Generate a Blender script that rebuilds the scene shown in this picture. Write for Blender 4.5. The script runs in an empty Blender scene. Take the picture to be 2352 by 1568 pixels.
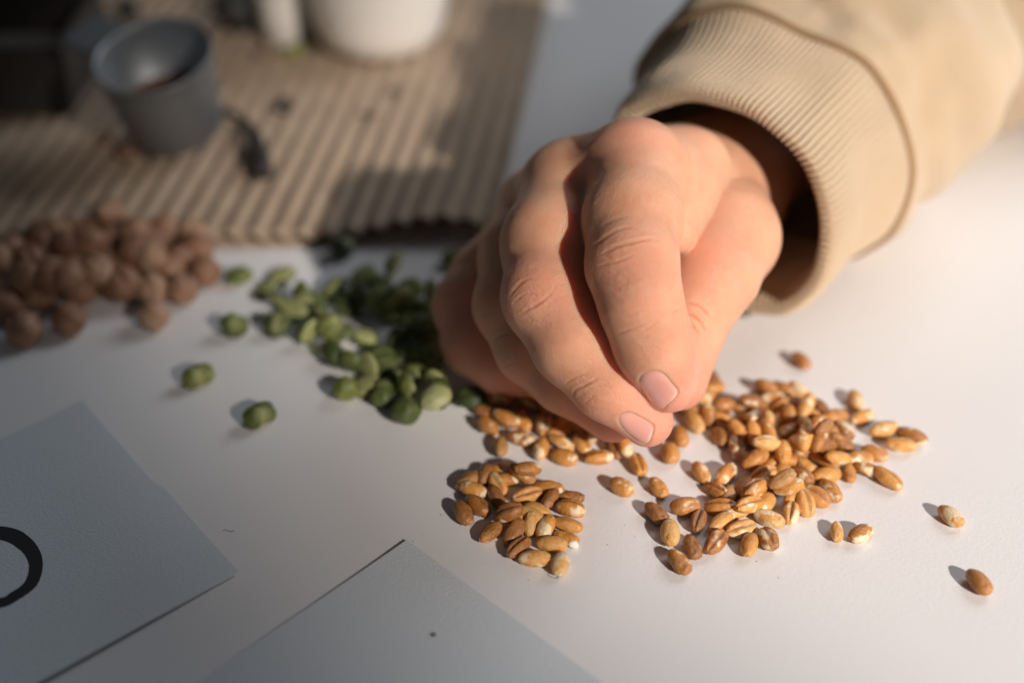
import bpy, math, random
import numpy as np
from mathutils import Vector, Matrix, noise as mnoise

sc = bpy.context.scene
COL = sc.collection
MM = 0.001
R = math.radians

# ------------------------------------------------------------------ camera
PITCH = R(33.0)
CAM_H = 190.0                      # mm above the table
FPX = 2352 * 50.0 / 36.0           # focal length in units of a 2352 px wide frame
cam_d = bpy.data.cameras.new('camera'); cam = bpy.data.objects.new('camera', cam_d); COL.objects.link(cam)
cam.location = (0, 0, CAM_H * MM); cam.rotation_euler = (math.pi / 2 - PITCH, 0, 0)
cam_d.lens = 50; cam_d.sensor_width = 36; cam_d.clip_start = 0.01; cam_d.clip_end = 20
cam_d.dof.use_dof = True; cam_d.dof.focus_distance = 0.287; cam_d.dof.aperture_fstop = 5.0
sc.camera = cam

# ------------------------------------------------------------------ light
sc.view_settings.view_transform = 'Standard'; sc.view_settings.look = 'None'
sc.view_settings.exposure = 0.0; sc.view_settings.gamma = 1.0
w = bpy.data.worlds.new('World'); sc.world = w; w.use_nodes = True
bg = w.node_tree.nodes['Background']; bg.inputs[0].default_value = (0.82, 0.89, 1.0, 1); bg.inputs[1].default_value = 0.045

def lamp(name, kind, loc, target, energy, color, **kw):
    d = bpy.data.lights.new(name, kind); d.energy = energy; d.color = color
    for k, v in kw.items(): setattr(d, k, v)
    o = bpy.data.objects.new(name, d); COL.objects.link(o); o.location = loc
    o.rotation_euler = (Vector(target) - Vector(loc)).to_track_quat('-Z', 'Y').to_euler()
    return o
SUN_AZ = (0.56, -0.83); SUN_EL = R(28); SUN_D = 2.6
tgt = Vector((0.103, 0.285, 0.0))
n_ = math.hypot(*SUN_AZ)
sdir = Vector((SUN_AZ[0] / n_ * math.cos(SUN_EL), SUN_AZ[1] / n_ * math.cos(SUN_EL), math.sin(SUN_EL)))
key = lamp('low_sun_through_window', 'SPOT', tgt + sdir * SUN_D, tgt, 420, (1.0, 0.91, 0.835),
           spot_size=R(6.6), spot_blend=0.35, shadow_soft_size=0.055)
fill = lamp('back_right_fill', 'AREA', (0.50, 0.66, 0.46), (0.14, 0.42, 0.0), 2.1, (0.90, 0.94, 1.0), size=0.4)  # added soft fill lamp, lifts the shaded table at the back right

# ------------------------------------------------------------------ helpers
CT, ST = math.cos(PITCH), math.sin(PITCH)
FWD = np.array([0, CT, -ST]); UP = np.array([0, ST, CT]); RT = np.array([1.0, 0, 0]); CAM = np.array([0, 0, CAM_H])
def ray(x, y): return FWD + RT * ((x - 1176) / FPX) - UP * ((y - 784) / FPX)
def P(x, y, d): return CAM + d * ray(x, y)                  # point seen at (x, y), d mm deep
def T(x, y, z=0.0):                                         # point at height z above the table
    r = ray(x, y); return CAM + r * ((z - CAM_H) / r[2])
def proj(V):
    q = V - CAM; d = q @ FWD
    return 1176 + FPX * (q @ RT) / d, 784 - FPX * (q @ UP) / d, d
def Pplane(x, y, c, n):
    r = ray(x, y); return CAM + r * (((c - CAM) @ n) / (r @ n))

def obj(name, V, F, mat, parent=None, smooth=True, loc=None, attrs=None):
    V = np.asarray(V, float)
    me = bpy.data.meshes.new(name)
    L = np.zeros(3) if loc is None else np.asarray(loc, float)
    if isinstance(F, np.ndarray) and F.ndim == 2:
        n = F.shape[1]
        me.vertices.add(len(V)); me.vertices.foreach_set('co', ((V - L) * MM).ravel())
        me.loops.add(F.size); me.loops.foreach_set('vertex_index', F.ravel().astype(np.int32))
        me.polygons.add(len(F)); me.polygons.foreach_set('loop_start', np.arange(0, F.size, n, dtype=np.int32))
        me.update(calc_edges=True); me.validate()
    else:
        me.from_pydata([tuple(v) for v in (V - L) * MM], [], [tuple(f) for f in F]); me.update()
    if smooth: me.polygons.foreach_set('use_smooth', [True] * len(me.polygons))
    for k, a in (attrs or {}).items():
        at = me.attributes.new(k, 'FLOAT', 'POINT'); at.data.foreach_set('value', np.asarray(a, np.float32))
    me.materials.append(mat)
    o = bpy.data.objects.new(name, me); COL.objects.link(o); o.location = Vector(L * MM)
    if parent is not None:
        o.parent = parent; q = parent; w0 = Vector((0, 0, 0))
        while q is not None: w0 += q.location; q = q.parent
        o.location = Vector(L * MM) - w0
    return o
def empty(name, loc, **kw):
    o = bpy.data.objects.new(name, None); COL.objects.link(o); o.location = Vector(np.asarray(loc, float) * MM)
    o.empty_display_size = 0.01; tag(o, **kw); return o
def tag(o, label=None, category=None, group=None, kind=None):
    for k, v in (('label', label), ('category', category), ('group', group), ('kind', kind)):
        if v: o[k] = v
    return o
def grid_faces(nu, nv, close_u=False, close_v=False):
    U = np.arange(nu if close_u else nu - 1); W = np.arange(nv if close_v else nv - 1)
    i, j = np.meshgrid(U, W, indexing='ij'); i2 = (i + 1) % nu; j2 = (j + 1) % nv
    return np.stack([i * nv + j, i2 * nv + j, i2 * nv + j2, i * nv + j2], -1).reshape(-1, 4)

# ------------------------------------------------------------------ materials
def mat(name, color=(.5, .5, .5), rough=.5, **kw):
    m = bpy.data.materials.new(name); m.use_nodes = True
    b = m.node_tree.nodes['Principled BSDF']
    b.inputs['Base Color'].default_value = (*color, 1); b.inputs['Roughness'].default_value = rough
    for k, v in kw.items(): b.inputs[k.replace('_', ' ')].default_value = v
    return m
class NT:
    def __init__(s, m): s.t = m.node_tree; s.b = s.t.nodes['Principled BSDF']
    def n(s, typ, **kw):
        nd = s.t.nodes.new('ShaderNode' + typ)
        for k, v in kw.items():
            if k.startswith('i_'):
                key = k[2:]; key = int(key) if key.isdigit() else key.replace('_', ' ')
                nd.inputs[key].default_value = v
            else: setattr(nd, k, v)
        return nd
    def l(s, a, b): s.t.links.new(a, b)
    def coord(s, kind='Object', scale=(1, 1, 1)):
        c = s.n('TexCoord'); mp = s.n('Mapping'); mp.inputs['Scale'].default_value = scale
        s.l(c.outputs[kind], mp.inputs[0]); return mp.outputs[0]
    def noise(s, vec, scale, detail=4, rough=.55):
        nd = s.n('TexNoise'); nd.inputs['Scale'].default_value = scale; nd.inputs['Detail'].default_value = detail
        nd.inputs['Roughness'].default_value = rough; s.l(vec, nd.inputs['Vector']); return nd.outputs['Fac']
    def ramp(s, fac, stops):
        nd = s.n('ValToRGB'); e = nd.color_ramp.elements
        while len(e) < len(stops): e.new(0.5)
        for k, (p, c) in enumerate(stops):
            e[k].position = p; e[k].color = (*c, 1) if len(c) == 3 else c
        s.l(fac, nd.inputs[0]); return nd.outputs[0]
    def mix(s, fac, a, b, typ='MIX'):
        nd = s.n('Mix', data_type='RGBA', blend_type=typ)
        for sock, v in ((0, fac), (6, a), (7, b)):
            if hasattr(v, 'links'): s.l(v, nd.inputs[sock])
            elif sock == 0: nd.inputs[0].default_value = v
            else: nd.inputs[sock].default_value = (*v, 1)
        return nd.outputs[2]
    def math(s, op, a, b=0.0):
        nd = s.n('Math', operation=op)
        for k, v in ((0, a), (1, b)):
            if hasattr(v, 'links'): s.l(v, nd.inputs[k])
            else: nd.inputs[k].default_value = v
        return nd.outputs[0]
    def attr(s, name):
        nd = s.n('Attribute'); nd.attribute_name = name; return nd.outputs['Fac']
    def bump(s, h, dist, strength=1.0, prev=None):
        nd = s.n('Bump'); nd.inputs['Strength'].default_value = strength; nd.inputs['Distance'].default_value = dist
        s.l(h, nd.inputs['Height'])
        if prev is not None: s.l(prev, nd.inputs['Normal'])
        return nd.outputs[0]
# ------------------------------------------------------------------ setting: table top
m = mat('table_white', (.74, .72, .70), .55); t = NT(m)
v = t.coord('Object'); h = t.noise(v, 1500, 3, .5); h2 = t.noise(v, 900, 2)
t.l(t.bump(t.math('ADD', h, h2), .00012, .36), t.b.inputs['Normal'])
t.l(t.ramp(t.noise(v, 9, 5), [(.3, (.76, .745, .74)), (.7, (.79, .775, .77))]), t.b.inputs['Base Color'])
M_table = m
def box(x0, x1, y0, y1, z0, z1, bev=0.0, seg=3):
    import bmesh
    bm = bmesh.new(); bmesh.ops.create_cube(bm, size=1)
    for q in bm.verts: q.co = ((x0 + x1) / 2 + q.co.x * (x1 - x0), (y0 + y1) / 2 + q.co.y * (y1 - y0), (z0 + z1) / 2 + q.co.z * (z1 - z0))
    if bev: bmesh.ops.bevel(bm, geom=bm.edges[:], offset=bev, segments=seg, affect='EDGES', profile=.6)
    V = np.array([q.co[:] for q in bm.verts]); F = [[q.index for q in f.verts] for f in bm.faces]
    bm.free(); return V, F
V, F = box(-900, 900, -500, 1500, -28, 0, 3)
tag(obj('table_top', V, F, M_table, smooth=False), kind='structure')

# ------------------------------------------------------------------ paper cards
m = mat('card_paper', (.63, .67, .70), .85); t = NT(m)
v = t.coord('Object', (1, 1, 1)); h = t.noise(v, 1500, 4, .6); h2 = t.noise(t.coord('Object', (1, 3, 1)), 1300, 2)
t.l(t.bump(t.math('ADD', h, h2), .0002, .55), t.b.inputs['Normal']); M_paper = m
M_ink = mat('black_ink', (.022, .022, .023), .55)
def card(name, corners, mid_notch, label, lift=0.6, n=40, curl=None):
    # corners in table coordinates (mm), a thin sheet with slightly raised, curling edges
    A, B, C, D = [np.array(c[:2]) for c in corners]
    u = np.linspace(0, 1, n); pts = []
    for a in u:
        for b in u:
            p = (A * (1 - a) + B * a) * (1 - b) + (D * (1 - a) + C * a) * b
            z = 0.27 + curl(a, b)
            if mid_notch is not None:                       # torn step in the edge b = 0
                a0, amt = mid_notch
                nrm = (A - D) / np.linalg.norm(A - D)
                p = p + nrm * amt * (1 / (1 + math.exp(-(a - a0) * 160))) * max(0, 1 - b * 10)
            pts.append([p[0], p[1], z])
    top = np.array(pts); bot = top.copy(); bot[:, 2] -= .22
    F = [tuple(f) for f in grid_faces(n, n)]
    F2 = [tuple(k + n * n for k in reversed(f)) for f in F]
    edge = [i * n for i in range(n)] + [(n - 1) * n + j for j in range(1, n)] + [i * n + n - 1 for i in range(n - 2, -1, -1)] + [j for j in range(n - 2, 0, -1)]
    S = [(edge[k], edge[k] + n * n, edge[(k + 1) % len(edge)] + n * n, edge[(k + 1) % len(edge)]) for k in range(len(edge))]
    o = obj(name, np.vstack([top, bot]), F + F2 + S, M_paper, smooth=False)
    return tag(o, label, 'paper card', 'paper cards on the table')
a1 = T(190, 925); b1 = T(538, 1325); c1 = T(110, 1568); dirc = (c1 - b1) / np.linalg.norm(c1 - b1)
L1 = 115.0
card1 = card('paper_card', [a1, b1, b1 + dirc * L1, a1 + dirc * L1], (0.52, 1.1),
     'white paper card with a black hand-drawn ring, left of the small grain pile',
     curl=lambda a, b: 1.6 * max(0, a - .8) / .2 * (0.35 + b) * (1 if a > .8 else 0) + .5 * math.exp(-b * 14) * (1 - a) )
apex = T(935, 1245); l2 = T(460, 1568); r2 = T(1380, 1568)
dl = (l2 - apex) / np.linalg.norm(l2 - apex); dr = (r2 - apex) / np.linalg.norm(r2 - apex)
card2 = card('paper_card', [apex, apex + dr * 100, apex + dr * 100 + dl * 100, apex + dl * 100], None,
     'blank white paper card with its corner pointing at the small grain pile',
     curl=lambda a, b: .22 * math.exp(-a * 7) + .25 * math.exp(-b * 9))
# black ring drawn on the first card (part)
out = [(0, 1210), (50, 1222), (88, 1258), (99, 1300), (86, 1345), (45, 1378), (0, 1398)]
inn = [(0, 1241), (34, 1255), (60, 1280), (67, 1310), (54, 1342), (24, 1363), (0, 1374)]
O = [T(*p) for p in out]; I = [T(*p) for p in inn]
cx = (O[0] + O[-1]) / 2; Cc = cx + np.array([-3.0, 0, 0])
def full(L):                                                # mirror the seen half about the ring centre
    return L + [2 * Cc - q for q in L]
def spl(Q, n, closed=True):
    Q = np.asarray(Q, float); m_ = len(Q); out = []
    ts = np.linspace(0, m_ if closed else m_ - 1, n, endpoint=not closed)
    for t_ in ts:
        i = int(math.floor(t_)); f = t_ - i
        if not closed and i >= m_ - 1: i = m_ - 2; f = 1.0
        g = (lambda k: Q[k % m_]) if closed else (lambda k: Q[min(max(k, 0), m_ - 1)])
        p0, p1, p2, p3 = g(i - 1), g(i), g(i + 1), g(i + 2)
        out.append(.5 * ((2 * p1) + (-p0 + p2) * f + (2 * p0 - 5 * p1 + 4 * p2 - p3) * f * f + (-p0 + 3 * p1 - 3 * p2 + p3) * f ** 3))
    return np.array(out)
so, si = spl(full(O), 160), spl(full(I), 160)
rr = random.Random(3)
so[:, :2] += np.array([[rr.gauss(0, .02), rr.gauss(0, .02)] for _ in so]); si[:, :2] += np.array([[rr.gauss(0, .03), rr.gauss(0, .03)] for _ in si])
RV = []
for k in range(160):
    for f in (0, 1 / 3, 2 / 3, 1):
        p = so[k] * (1 - f) + si[k] * f
        e1 = b1 - a1; s_ = (p - a1) @ e1 / (e1 @ e1); bb = max(0, (p - a1) @ dirc / L1)
        z = 0.31 + (1.6 * max(0, s_ - .8) / .2 * (.35 + bb)) + .5 * math.exp(-bb * 14) * (1 - s_)
        RV.append([p[0], p[1], z])
ring = obj('drawn_ring', RV, grid_faces(160, 4, close_u=True), M_ink, card1, smooth=False)

# ------------------------------------------------------------------ corrugated cardboard
m = mat('kraft_cardboard', (.40, .27, .17), .8); t = NT(m)
v = t.coord('Object', (1, .25, 1)); h = t.noise(v, 260, 5, .6)
t.l(t.ramp(h, [(.3, (.31, .225, .155)), (.7, (.41, .31, .22))]), t.b.inputs['Base Color'])
t.l(t.bump(h, .0003, .4), t.b.inputs['Normal']); M_card = m
PIT = 6.7
rb, rt = T(1130, 556), T(1262, 0)
nx, ny = 480, 90
tx = np.linspace(0, 1, nx); ty = np.linspace(0, 1, ny)
X0 = -330.0; CV = []
for j, b in enumerate(ty):
    Y = rb[1] - 3 + b * 420
    xr = rb[0] + (rt[0] - rb[0]) * ((Y - rb[1]) / (rt[1] - rb[1]))
    for a in tx:
        X = X0 + a * (xr - X0)
        px = proj(np.array([[X, Y, 0]]))[0][0]
        lift = 4.0 * math.exp(-((px - 1000) / 150) ** 2) * math.exp(-b * 420 / 26)
        z = 4.0 + 0.75 * math.cos(2 * math.pi * a * 50) + lift + .5 * math.sin(X * .05 + 1) * math.exp(-b * 3)
        yy = Y + (1.0 * math.exp(-b * 30) * math.sin(X * .035 + 2)) + .35 * math.cos(2 * math.pi * a * 50) * math.exp(-b * 60) + lift * .3
        CV.append([X + .04 * (Y - rb[1]) * (1 - a), yy, z])
CV = np.array(CV).reshape(ny, nx, 3)
bot = CV.copy(); bot[:, :, 2] = np.maximum(CV[:, :, 2] - .45, .3)
flat = CV.copy(); lf = CV[:, :, 2] - 0.75 * np.cos(2 * np.pi * tx * 50)[None, :] - 4.0
flat[:, :, 2] = np.maximum(.9 + lf, .3)
board = empty('corrugated_cardboard', [X0 / 2, rb[1] + 100, 0], label='sheet of tan corrugated cardboard, ribs up, under the cup and bowls', category='cardboard')
F = grid_faces(ny, nx)
def shell(top, bo):
    n = ny * nx; Vv = np.vstack([top.reshape(-1, 3), bo.reshape(-1, 3)])
    e = [i * nx for i in range(ny)] + [(ny - 1) * nx + j for j in range(1, nx)] + [i * nx + nx - 1 for i in range(ny - 2, -1, -1)] + list(range(nx - 2, 0, -1))
    e = np.array(e); e2 = np.roll(e, -1)
    S = np.stack([e, e + n, e2 + n, e2], -1)
    return Vv, np.vstack([F, F[:, ::-1] + n, S])
Vv, Ff = shell(CV, bot); obj('corrugated_face', Vv, Ff, M_card, board, smooth=False)
b2 = flat.copy(); b2[:, :, 2] -= .35
Vv, Ff = shell(flat, np.maximum(b2, [-1e9, -1e9, .05])); obj('backing_sheet', Vv, Ff, M_card, board, smooth=False)
# ------------------------------------------------------------------ the hand, one implicit surface
def cone(p, a, b, ra, rb):
    ab = b - a; t = np.clip(((p - a) @ ab) / (ab @ ab), 0, 1)
    q = p - a - t[:, None] * ab
    return np.sqrt((q * q).sum(1)) - (ra + (rb - ra) * t)
def smin(a, b, k):
    h = np.maximum(k - np.abs(a - b), 0) / k
    return np.minimum(a, b) - h * h * k * .25
def chain(p, J, k=4.0):
    d = None
    for (a, ra), (b, rb) in zip(J[:-1], J[1:]):
        c = cone(p, a, b, ra, rb); d = c if d is None else smin(d, c, k)
    return d
def ball(p, c, r): return np.sqrt(((p - c) ** 2).sum(1)) - r
def J(*L): return [(P(x, y, d), r) for x, y, d, r in L]
INDEX = J((1458, 398, 306, 10.3), (1452, 508, 292.5, 9.75), (1452, 610, 284, 8.75), (1474, 705, 281, 7.7), (1502, 792, 283, 7.35), (1537, 878, 288, 6.1))
INDEXP = J((1520, 800, 290, 6.0), (1552, 872, 293, 5.0))
MIDDLE = J((1298, 448, 317, 9.7), (1268, 560, 303, 10.4), (1263, 685, 296, 9.25), (1322, 790, 292, 8.5), (1398, 882, 291, 7.0), (1487, 966, 293, 5.35))
RING = J((1232, 470, 334, 8.6), (1190, 590, 320, 8.3), (1176, 700, 312, 8.0), (1222, 800, 308, 7.4), (1296, 872, 306, 6.5), (1408, 958, 304, 5.4))
LITTLE = J((1200, 540, 348, 8.5), (1110, 640, 340, 7.6), (1074, 704, 333, 7.7), (1096, 790, 327, 7.2), (1160, 838, 322, 6.4), (1250, 860, 318, 5.6))
THUMB = J((1640, 450, 338, 12.6), (1668, 545, 322, 10.9), (1638, 628, 311, 9.0), (1584, 728, 308, 7.4), (1560, 808, 307, 6.3), (1563, 884, 306, 5.4))
W1, W2 = P(1640, 430, 362), P(1840, 280, 400)
def sdf(p):
    # back of the hand and wrist
    d = cone(p, P(1458, 400, 309), W1, 10.2, 13.5)
    d = smin(d, cone(p, P(1325, 428, 320), W1, 9.9, 14.0), 10)
    d = smin(d, cone(p, P(1310, 440, 322), P(1460, 400, 312), 9.5, 9.5), 6)
    d = smin(d, cone(p, P(1250, 500, 337), W1, 9.0, 13), 9)
    d = smin(d, cone(p, P(1215, 560, 350), W1, 8.5, 12), 9)
    d = smin(d, cone(p, W1, W2, 14.5, 17), 10)
    d = smin(d, cone(p, P(1585, 390, 322), P(1548, 532, 304), 9.5, 4.8), 5)     # web beside the index
    d = smin(d, cone(p, P(1380, 620, 335), P(1560, 500, 340), 11, 12), 8)       # palm mass
    # thumb: blends at the wrist, creased lower down
    th = chain(p, THUMB, 6)
    kk = np.clip((np.sqrt(((p - THUMB[0][0]) ** 2).sum(1)) - 13) / 6, 0, 1)
    kt = 9 * (1 - kk) + 1.0 * kk
    d = smin(d, th, kt)
    f = chain(p, INDEX, 3.5); f = smin(f, chain(p, INDEXP, 3), 3.5)
    fi = f
    fm = chain(p, MIDDLE, 3.5); fm = smin(fm, ball(p, P(1240, 672, 293), 6.5), 4)
    fr = chain(p, RING, 3.5); fl = chain(p, LITTLE, 3.5)
    base = P(1450, 300, 330)
    far = np.clip((np.sqrt(((p - base) ** 2).sum(1)) - 30) / 16, 0, 1)
    kf = 5 * (1 - far) + .55 * far
    f = smin(smin(smin(fi, fm, kf), fr, kf), fl, kf)
    kp = 6 * (1 - far) + .6 * far
    return smin(d, f, kp)
def grad(p, e=.05):
    g = np.zeros_like(p)
    for a in range(3):
        q = p.copy(); q[:, a] += e; g[:, a] = sdf(q); q[:, a] -= 2 * e; g[:, a] -= sdf(q)
    return g / np.maximum(np.sqrt((g * g).sum(1)), 1e-9)[:, None]
def chunks(f, p, n=200000):
    return np.concatenate([f(p[i:i + n]) for i in range(0, len(p), n)])
def project(p, it=3):
    for _ in range(it): p = p - chunks(sdf, p)[:, None] * chunks(grad, p)
    return p
def surface_nets(lo, hi, h):
    ax = [np.arange(lo[a], hi[a] + h, h) for a in range(3)]
    G = np.stack(np.meshgrid(*ax, indexing='ij'), -1); sh = G.shape[:3]
    Fv = chunks(sdf, G.reshape(-1, 3)).reshape(sh)
    n = [s - 1 for s in sh]; acc = np.zeros((*n, 3)); cnt = np.zeros(n)
    for a in range(3):
        b, c = [k for k in range(3) if k != a]
        for ob in (0, 1):
            for oc in (0, 1):
                o0 = [0, 0, 0]; o0[b] = ob; o0[c] = oc; o1 = list(o0); o1[a] = 1
                s0 = tuple(slice(o0[k], o0[k] + n[k]) for k in range(3)); s1 = tuple(slice(o1[k], o1[k] + n[k]) for k in range(3))
                f0, f1 = Fv[s0], Fv[s1]; cr = (f0 < 0) != (f1 < 0)
                t_ = np.where(cr, f0 / np.where(cr, f0 - f1, 1), 0)
                q = np.zeros((*n, 3)); q[..., b] = ob; q[..., c] = oc; q[..., a] = t_
                acc += q * cr[..., None]; cnt += cr
    has = cnt > 0; idx = -np.ones(n, int); idx[has] = np.arange(has.sum())
    cells = np.argwhere(has); V = (cells + acc[has] / cnt[has][:, None]) * h + np.array(lo)
    faces = []
    for a in range(3):
        b, c = (a + 1) % 3, (a + 2) % 3
        s0 = [slice(None)] * 3; s1 = [slice(None)] * 3; s0[a] = slice(0, -1); s1[a] = slice(1, None)
        f0, f1 = Fv[tuple(s0)], Fv[tuple(s1)]; cr = np.argwhere((f0 < 0) != (f1 < 0))
        ok = np.ones(len(cr), bool)
        for k in (b, c): ok &= (cr[:, k] > 0) & (cr[:, k] < n[k])
        cr = cr[ok]; eb = np.eye(3, dtype=int)[b]; ec = np.eye(3, dtype=int)[c]
        q = np.stack([idx[tuple((cr - eb - ec).T)], idx[tuple((cr - ec).T)], idx[tuple(cr.T)], idx[tuple((cr - eb).T)]], -1)
        flip = f0[tuple(cr.T)] > 0; q[flip] = q[flip][:, ::-1]; faces.append(q)
    return V, np.vstack(faces)
def subdivide(V, F):
    E = np.stack([F, np.roll(F, -1, 1)], -1).reshape(-1, 2); Es = np.sort(E, 1)
    key_ = Es[:, 0].astype(np.int64) * (len(V) + 1) + Es[:, 1]
    u, first, inv = np.unique(key_, return_index=True, return_inverse=True); inv = inv.reshape(F.shape)
    mid = (V[Es[first, 0]] + V[Es[first, 1]]) / 2; cen = V[F].mean(1)
    n = len(V); m_ = n + len(mid); c = m_ + np.arange(len(F)); e = n + inv
    Q = np.stack([np.stack([F[:, k], e[:, k], c, e[:, k - 1]], -1) for k in range(4)], 1).reshape(-1, 4)
    return np.vstack([V, mid, cen]), Q
pts_all = np.array([q[0] for L in (INDEX, MIDDLE, RING, LITTLE, THUMB) for q in L] + [W1, W2])
lo = pts_all.min(0) - 22; hi = pts_all.max(0) + 22
HV, HF = surface_nets(lo, hi, 1.1)
HV = project(HV, 3)
for _ in range(2):
    HV, HF = subdivide(HV, HF); HV = project(HV, 2)
HN = chunks(grad, HV)

def A_(L): return [(1292 + .3478 * x, 430.6 + .3478 * y) for x, y in L]
def B_(L): return [(1062.3 + .3113 * x, 545.5 + .3113 * y) for x, y in L]
# traced skin folds: line, depth mm, half width mm, (depth range)
FOLDS = [
    (A_([(180, 400), (260, 345), (340, 290), (430, 265), (500, 275)]), .28, .38),
    (A_([(240, 455), (280, 430), (340, 395), (420, 372), (500, 355), (560, 342), (640, 350)]), .42, .40),
    (A_([(190, 540), (280, 510), (360, 490), (430, 465), (490, 430)]), .26, .30),
    (A_([(250, 262), (320, 220), (400, 195), (470, 200)]), .22, .45),
    (A_([(380, 470), (390, 430), (420, 400)]), .10, .2), (A_([(440, 440), (500, 390), (560, 380)]), .10, .2),
    (A_([(520, 540), (570, 500), (640, 480)]), .10, .25), (A_([(300, 330), (340, 300), (360, 260)]), .08, .2),
    (A_([(330, 985), (400, 955), (470, 930), (530, 908), (565, 895)]), .30, .32),
    (A_([(520, 955), (560, 935), (600, 905), (650, 872)]), .26, .30),
    (A_([(400, 860), (470, 830), (560, 800)]), .10, .4),
    (A_([(725, 850), (745, 815), (785, 805)]), .3, .3),
    (A_([(800, 760), (860, 768), (920, 800), (975, 865)]), .45, .4),
    (A_([(800, 825), (860, 850), (910, 895), (945, 955)]), .45, .4), (A_([(820, 900), (870, 930), (900, 980)]), .25, .35),
    (B_([(340, 450), (370, 400), (420, 345), (470, 310), (530, 300)]), .28, .35),
    (B_([(400, 590), (440, 562), (500, 525), (560, 490), (620, 445), (700, 370)]), .42, .36),
    (B_([(360, 500), (420, 445), (480, 412), (560, 425), (612, 432)]), .2, .28),
    (B_([(470, 330), (500, 400), (520, 470)]), .12, .2), (B_([(520, 320), (580, 380), (620, 430)]), .12, .2),
    (B_([(640, 400), (720, 350), (800, 345)]), .12, .3), (B_([(560, 500), (600, 560), (640, 580)]), .1, .2),
    (B_([(420, 620), (480, 600), (560, 620)]), .12, .3),
    (B_([(815, 1175), (830, 1130), (900, 1092), (960, 1060), (1015, 1025)]), .38, .32),
    (B_([(745, 1095), (800, 1050), (860, 1022), (935, 1003)]), .25, .3),
    (B_([(900, 1230), (950, 1180), (1010, 1150)]), .1, .3),
    (B_([(745, 1320), (775, 1285), (835, 1245)]), .18, .35), (B_([(200, 790), (250, 740), (330, 700)]), .2, .4),
    (B_([(300, 970), (330, 940), (380, 920)]), .2, .4),
]
px, py, pd = proj(HV); vdir = (CAM - HV) / np.linalg.norm(CAM - HV, axis=1)[:, None]
facing = (HN * vdir).sum(1) > .02
def polydist(line, x, y):
    L = np.array(line); best = np.full(len(x), 1e9); prm = np.zeros(len(x)); acc = 0; tot = np.linalg.norm(np.diff(L, axis=0), axis=1).sum()
    for a, b in zip(L[:-1], L[1:]):
        ab = b - a; l = np.linalg.norm(ab); t_ = np.clip(((x - a[0]) * ab[0] + (y - a[1]) * ab[1]) / l ** 2, 0, 1)
        dd = np.hypot(x - a[0] - t_ * ab[0], y - a[1] - t_ * ab[1]); m_ = dd < best
        best[m_] = dd[m_]; prm[m_] = ((acc + t_ * l) / tot)[m_]; acc += l
    return best, prm
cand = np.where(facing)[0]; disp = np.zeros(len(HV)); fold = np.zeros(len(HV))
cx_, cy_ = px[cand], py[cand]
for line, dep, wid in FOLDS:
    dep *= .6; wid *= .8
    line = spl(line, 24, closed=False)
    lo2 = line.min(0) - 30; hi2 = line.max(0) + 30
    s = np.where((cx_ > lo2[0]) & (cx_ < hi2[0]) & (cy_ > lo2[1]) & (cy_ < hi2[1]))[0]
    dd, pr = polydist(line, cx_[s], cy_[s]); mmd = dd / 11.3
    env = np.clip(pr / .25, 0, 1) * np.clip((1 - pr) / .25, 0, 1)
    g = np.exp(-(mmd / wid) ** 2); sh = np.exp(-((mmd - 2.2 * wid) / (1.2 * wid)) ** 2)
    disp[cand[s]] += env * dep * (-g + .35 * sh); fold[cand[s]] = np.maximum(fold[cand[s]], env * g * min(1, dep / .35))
# nails: outline traced, grooved into the skin and laid on as a plate
NAILS = [(A_([(500, 1275), (520, 1238), (565, 1218), (625, 1213), (680, 1240), (730, 1298), (766, 1345), (748, 1390), (705, 1430), (662, 1466), (610, 1448), (565, 1408), (528, 1345)]), (0.78, 0.62)),
         (B_([(1150, 1335), (1180, 1300), (1240, 1291), (1300, 1315), (1370, 1352), (1413, 1388), (1407, 1440), (1388, 1500), (1345, 1528), (1275, 1492), (1210, 1440), (1165, 1385)]), (0.8, 0.6))]
nail_edge = np.zeros(len(HV))
for out_, _ in NAILS:
    line = spl(out_ + [out_[0]], 60, closed=False); c_ = line.mean(0)
    s = np.where((np.hypot(cx_ - c_[0], cy_ - c_[1]) < 110))[0]
    dd, pr = polydist(line, cx_[s], cy_[s])
    # inside test by winding
    ang = np.arctan2(line[:-1, 1][None] - cy_[s][:, None], line[:-1, 0][None] - cx_[s][:, None]); da = np.diff(np.hstack([ang, ang[:, :1]]), axis=1)
    da = (da + np.pi) % (2 * np.pi) - np.pi; ins = np.abs(da.sum(1)) > 3
    sd = np.where(ins, -dd, dd) / 11.3
    disp[cand[s]] += .08 * np.exp(-((sd - .6) / .5) ** 2) - .20 * (1 / (1 + np.exp((sd - .05) / .09)))
    nail_edge[cand[s]] = np.maximum(nail_edge[cand[s]], np.exp(-(sd / .3) ** 2))
HV2 = HV + HN * disp[:, None]
tips = [INDEX[-1][0], MIDDLE[-1][0], THUMB[-1][0], RING[-1][0], LITTLE[-2][0]]
red = np.zeros(len(HV))
for c in tips: red = np.maximum(red, np.exp(-(np.linalg.norm(HV - c, axis=1) / 11) ** 2))
for c, a in ((P(1250, 670, 288), .5), (P(1450, 610, 275), .35), (P(1074, 740, 325), .8), (P(1440, 300, 300), .4), (P(1640, 600, 300), .45)):
    red = np.maximum(red, a * np.exp(-(np.linalg.norm(HV - c, axis=1) / 9) ** 2))

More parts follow.
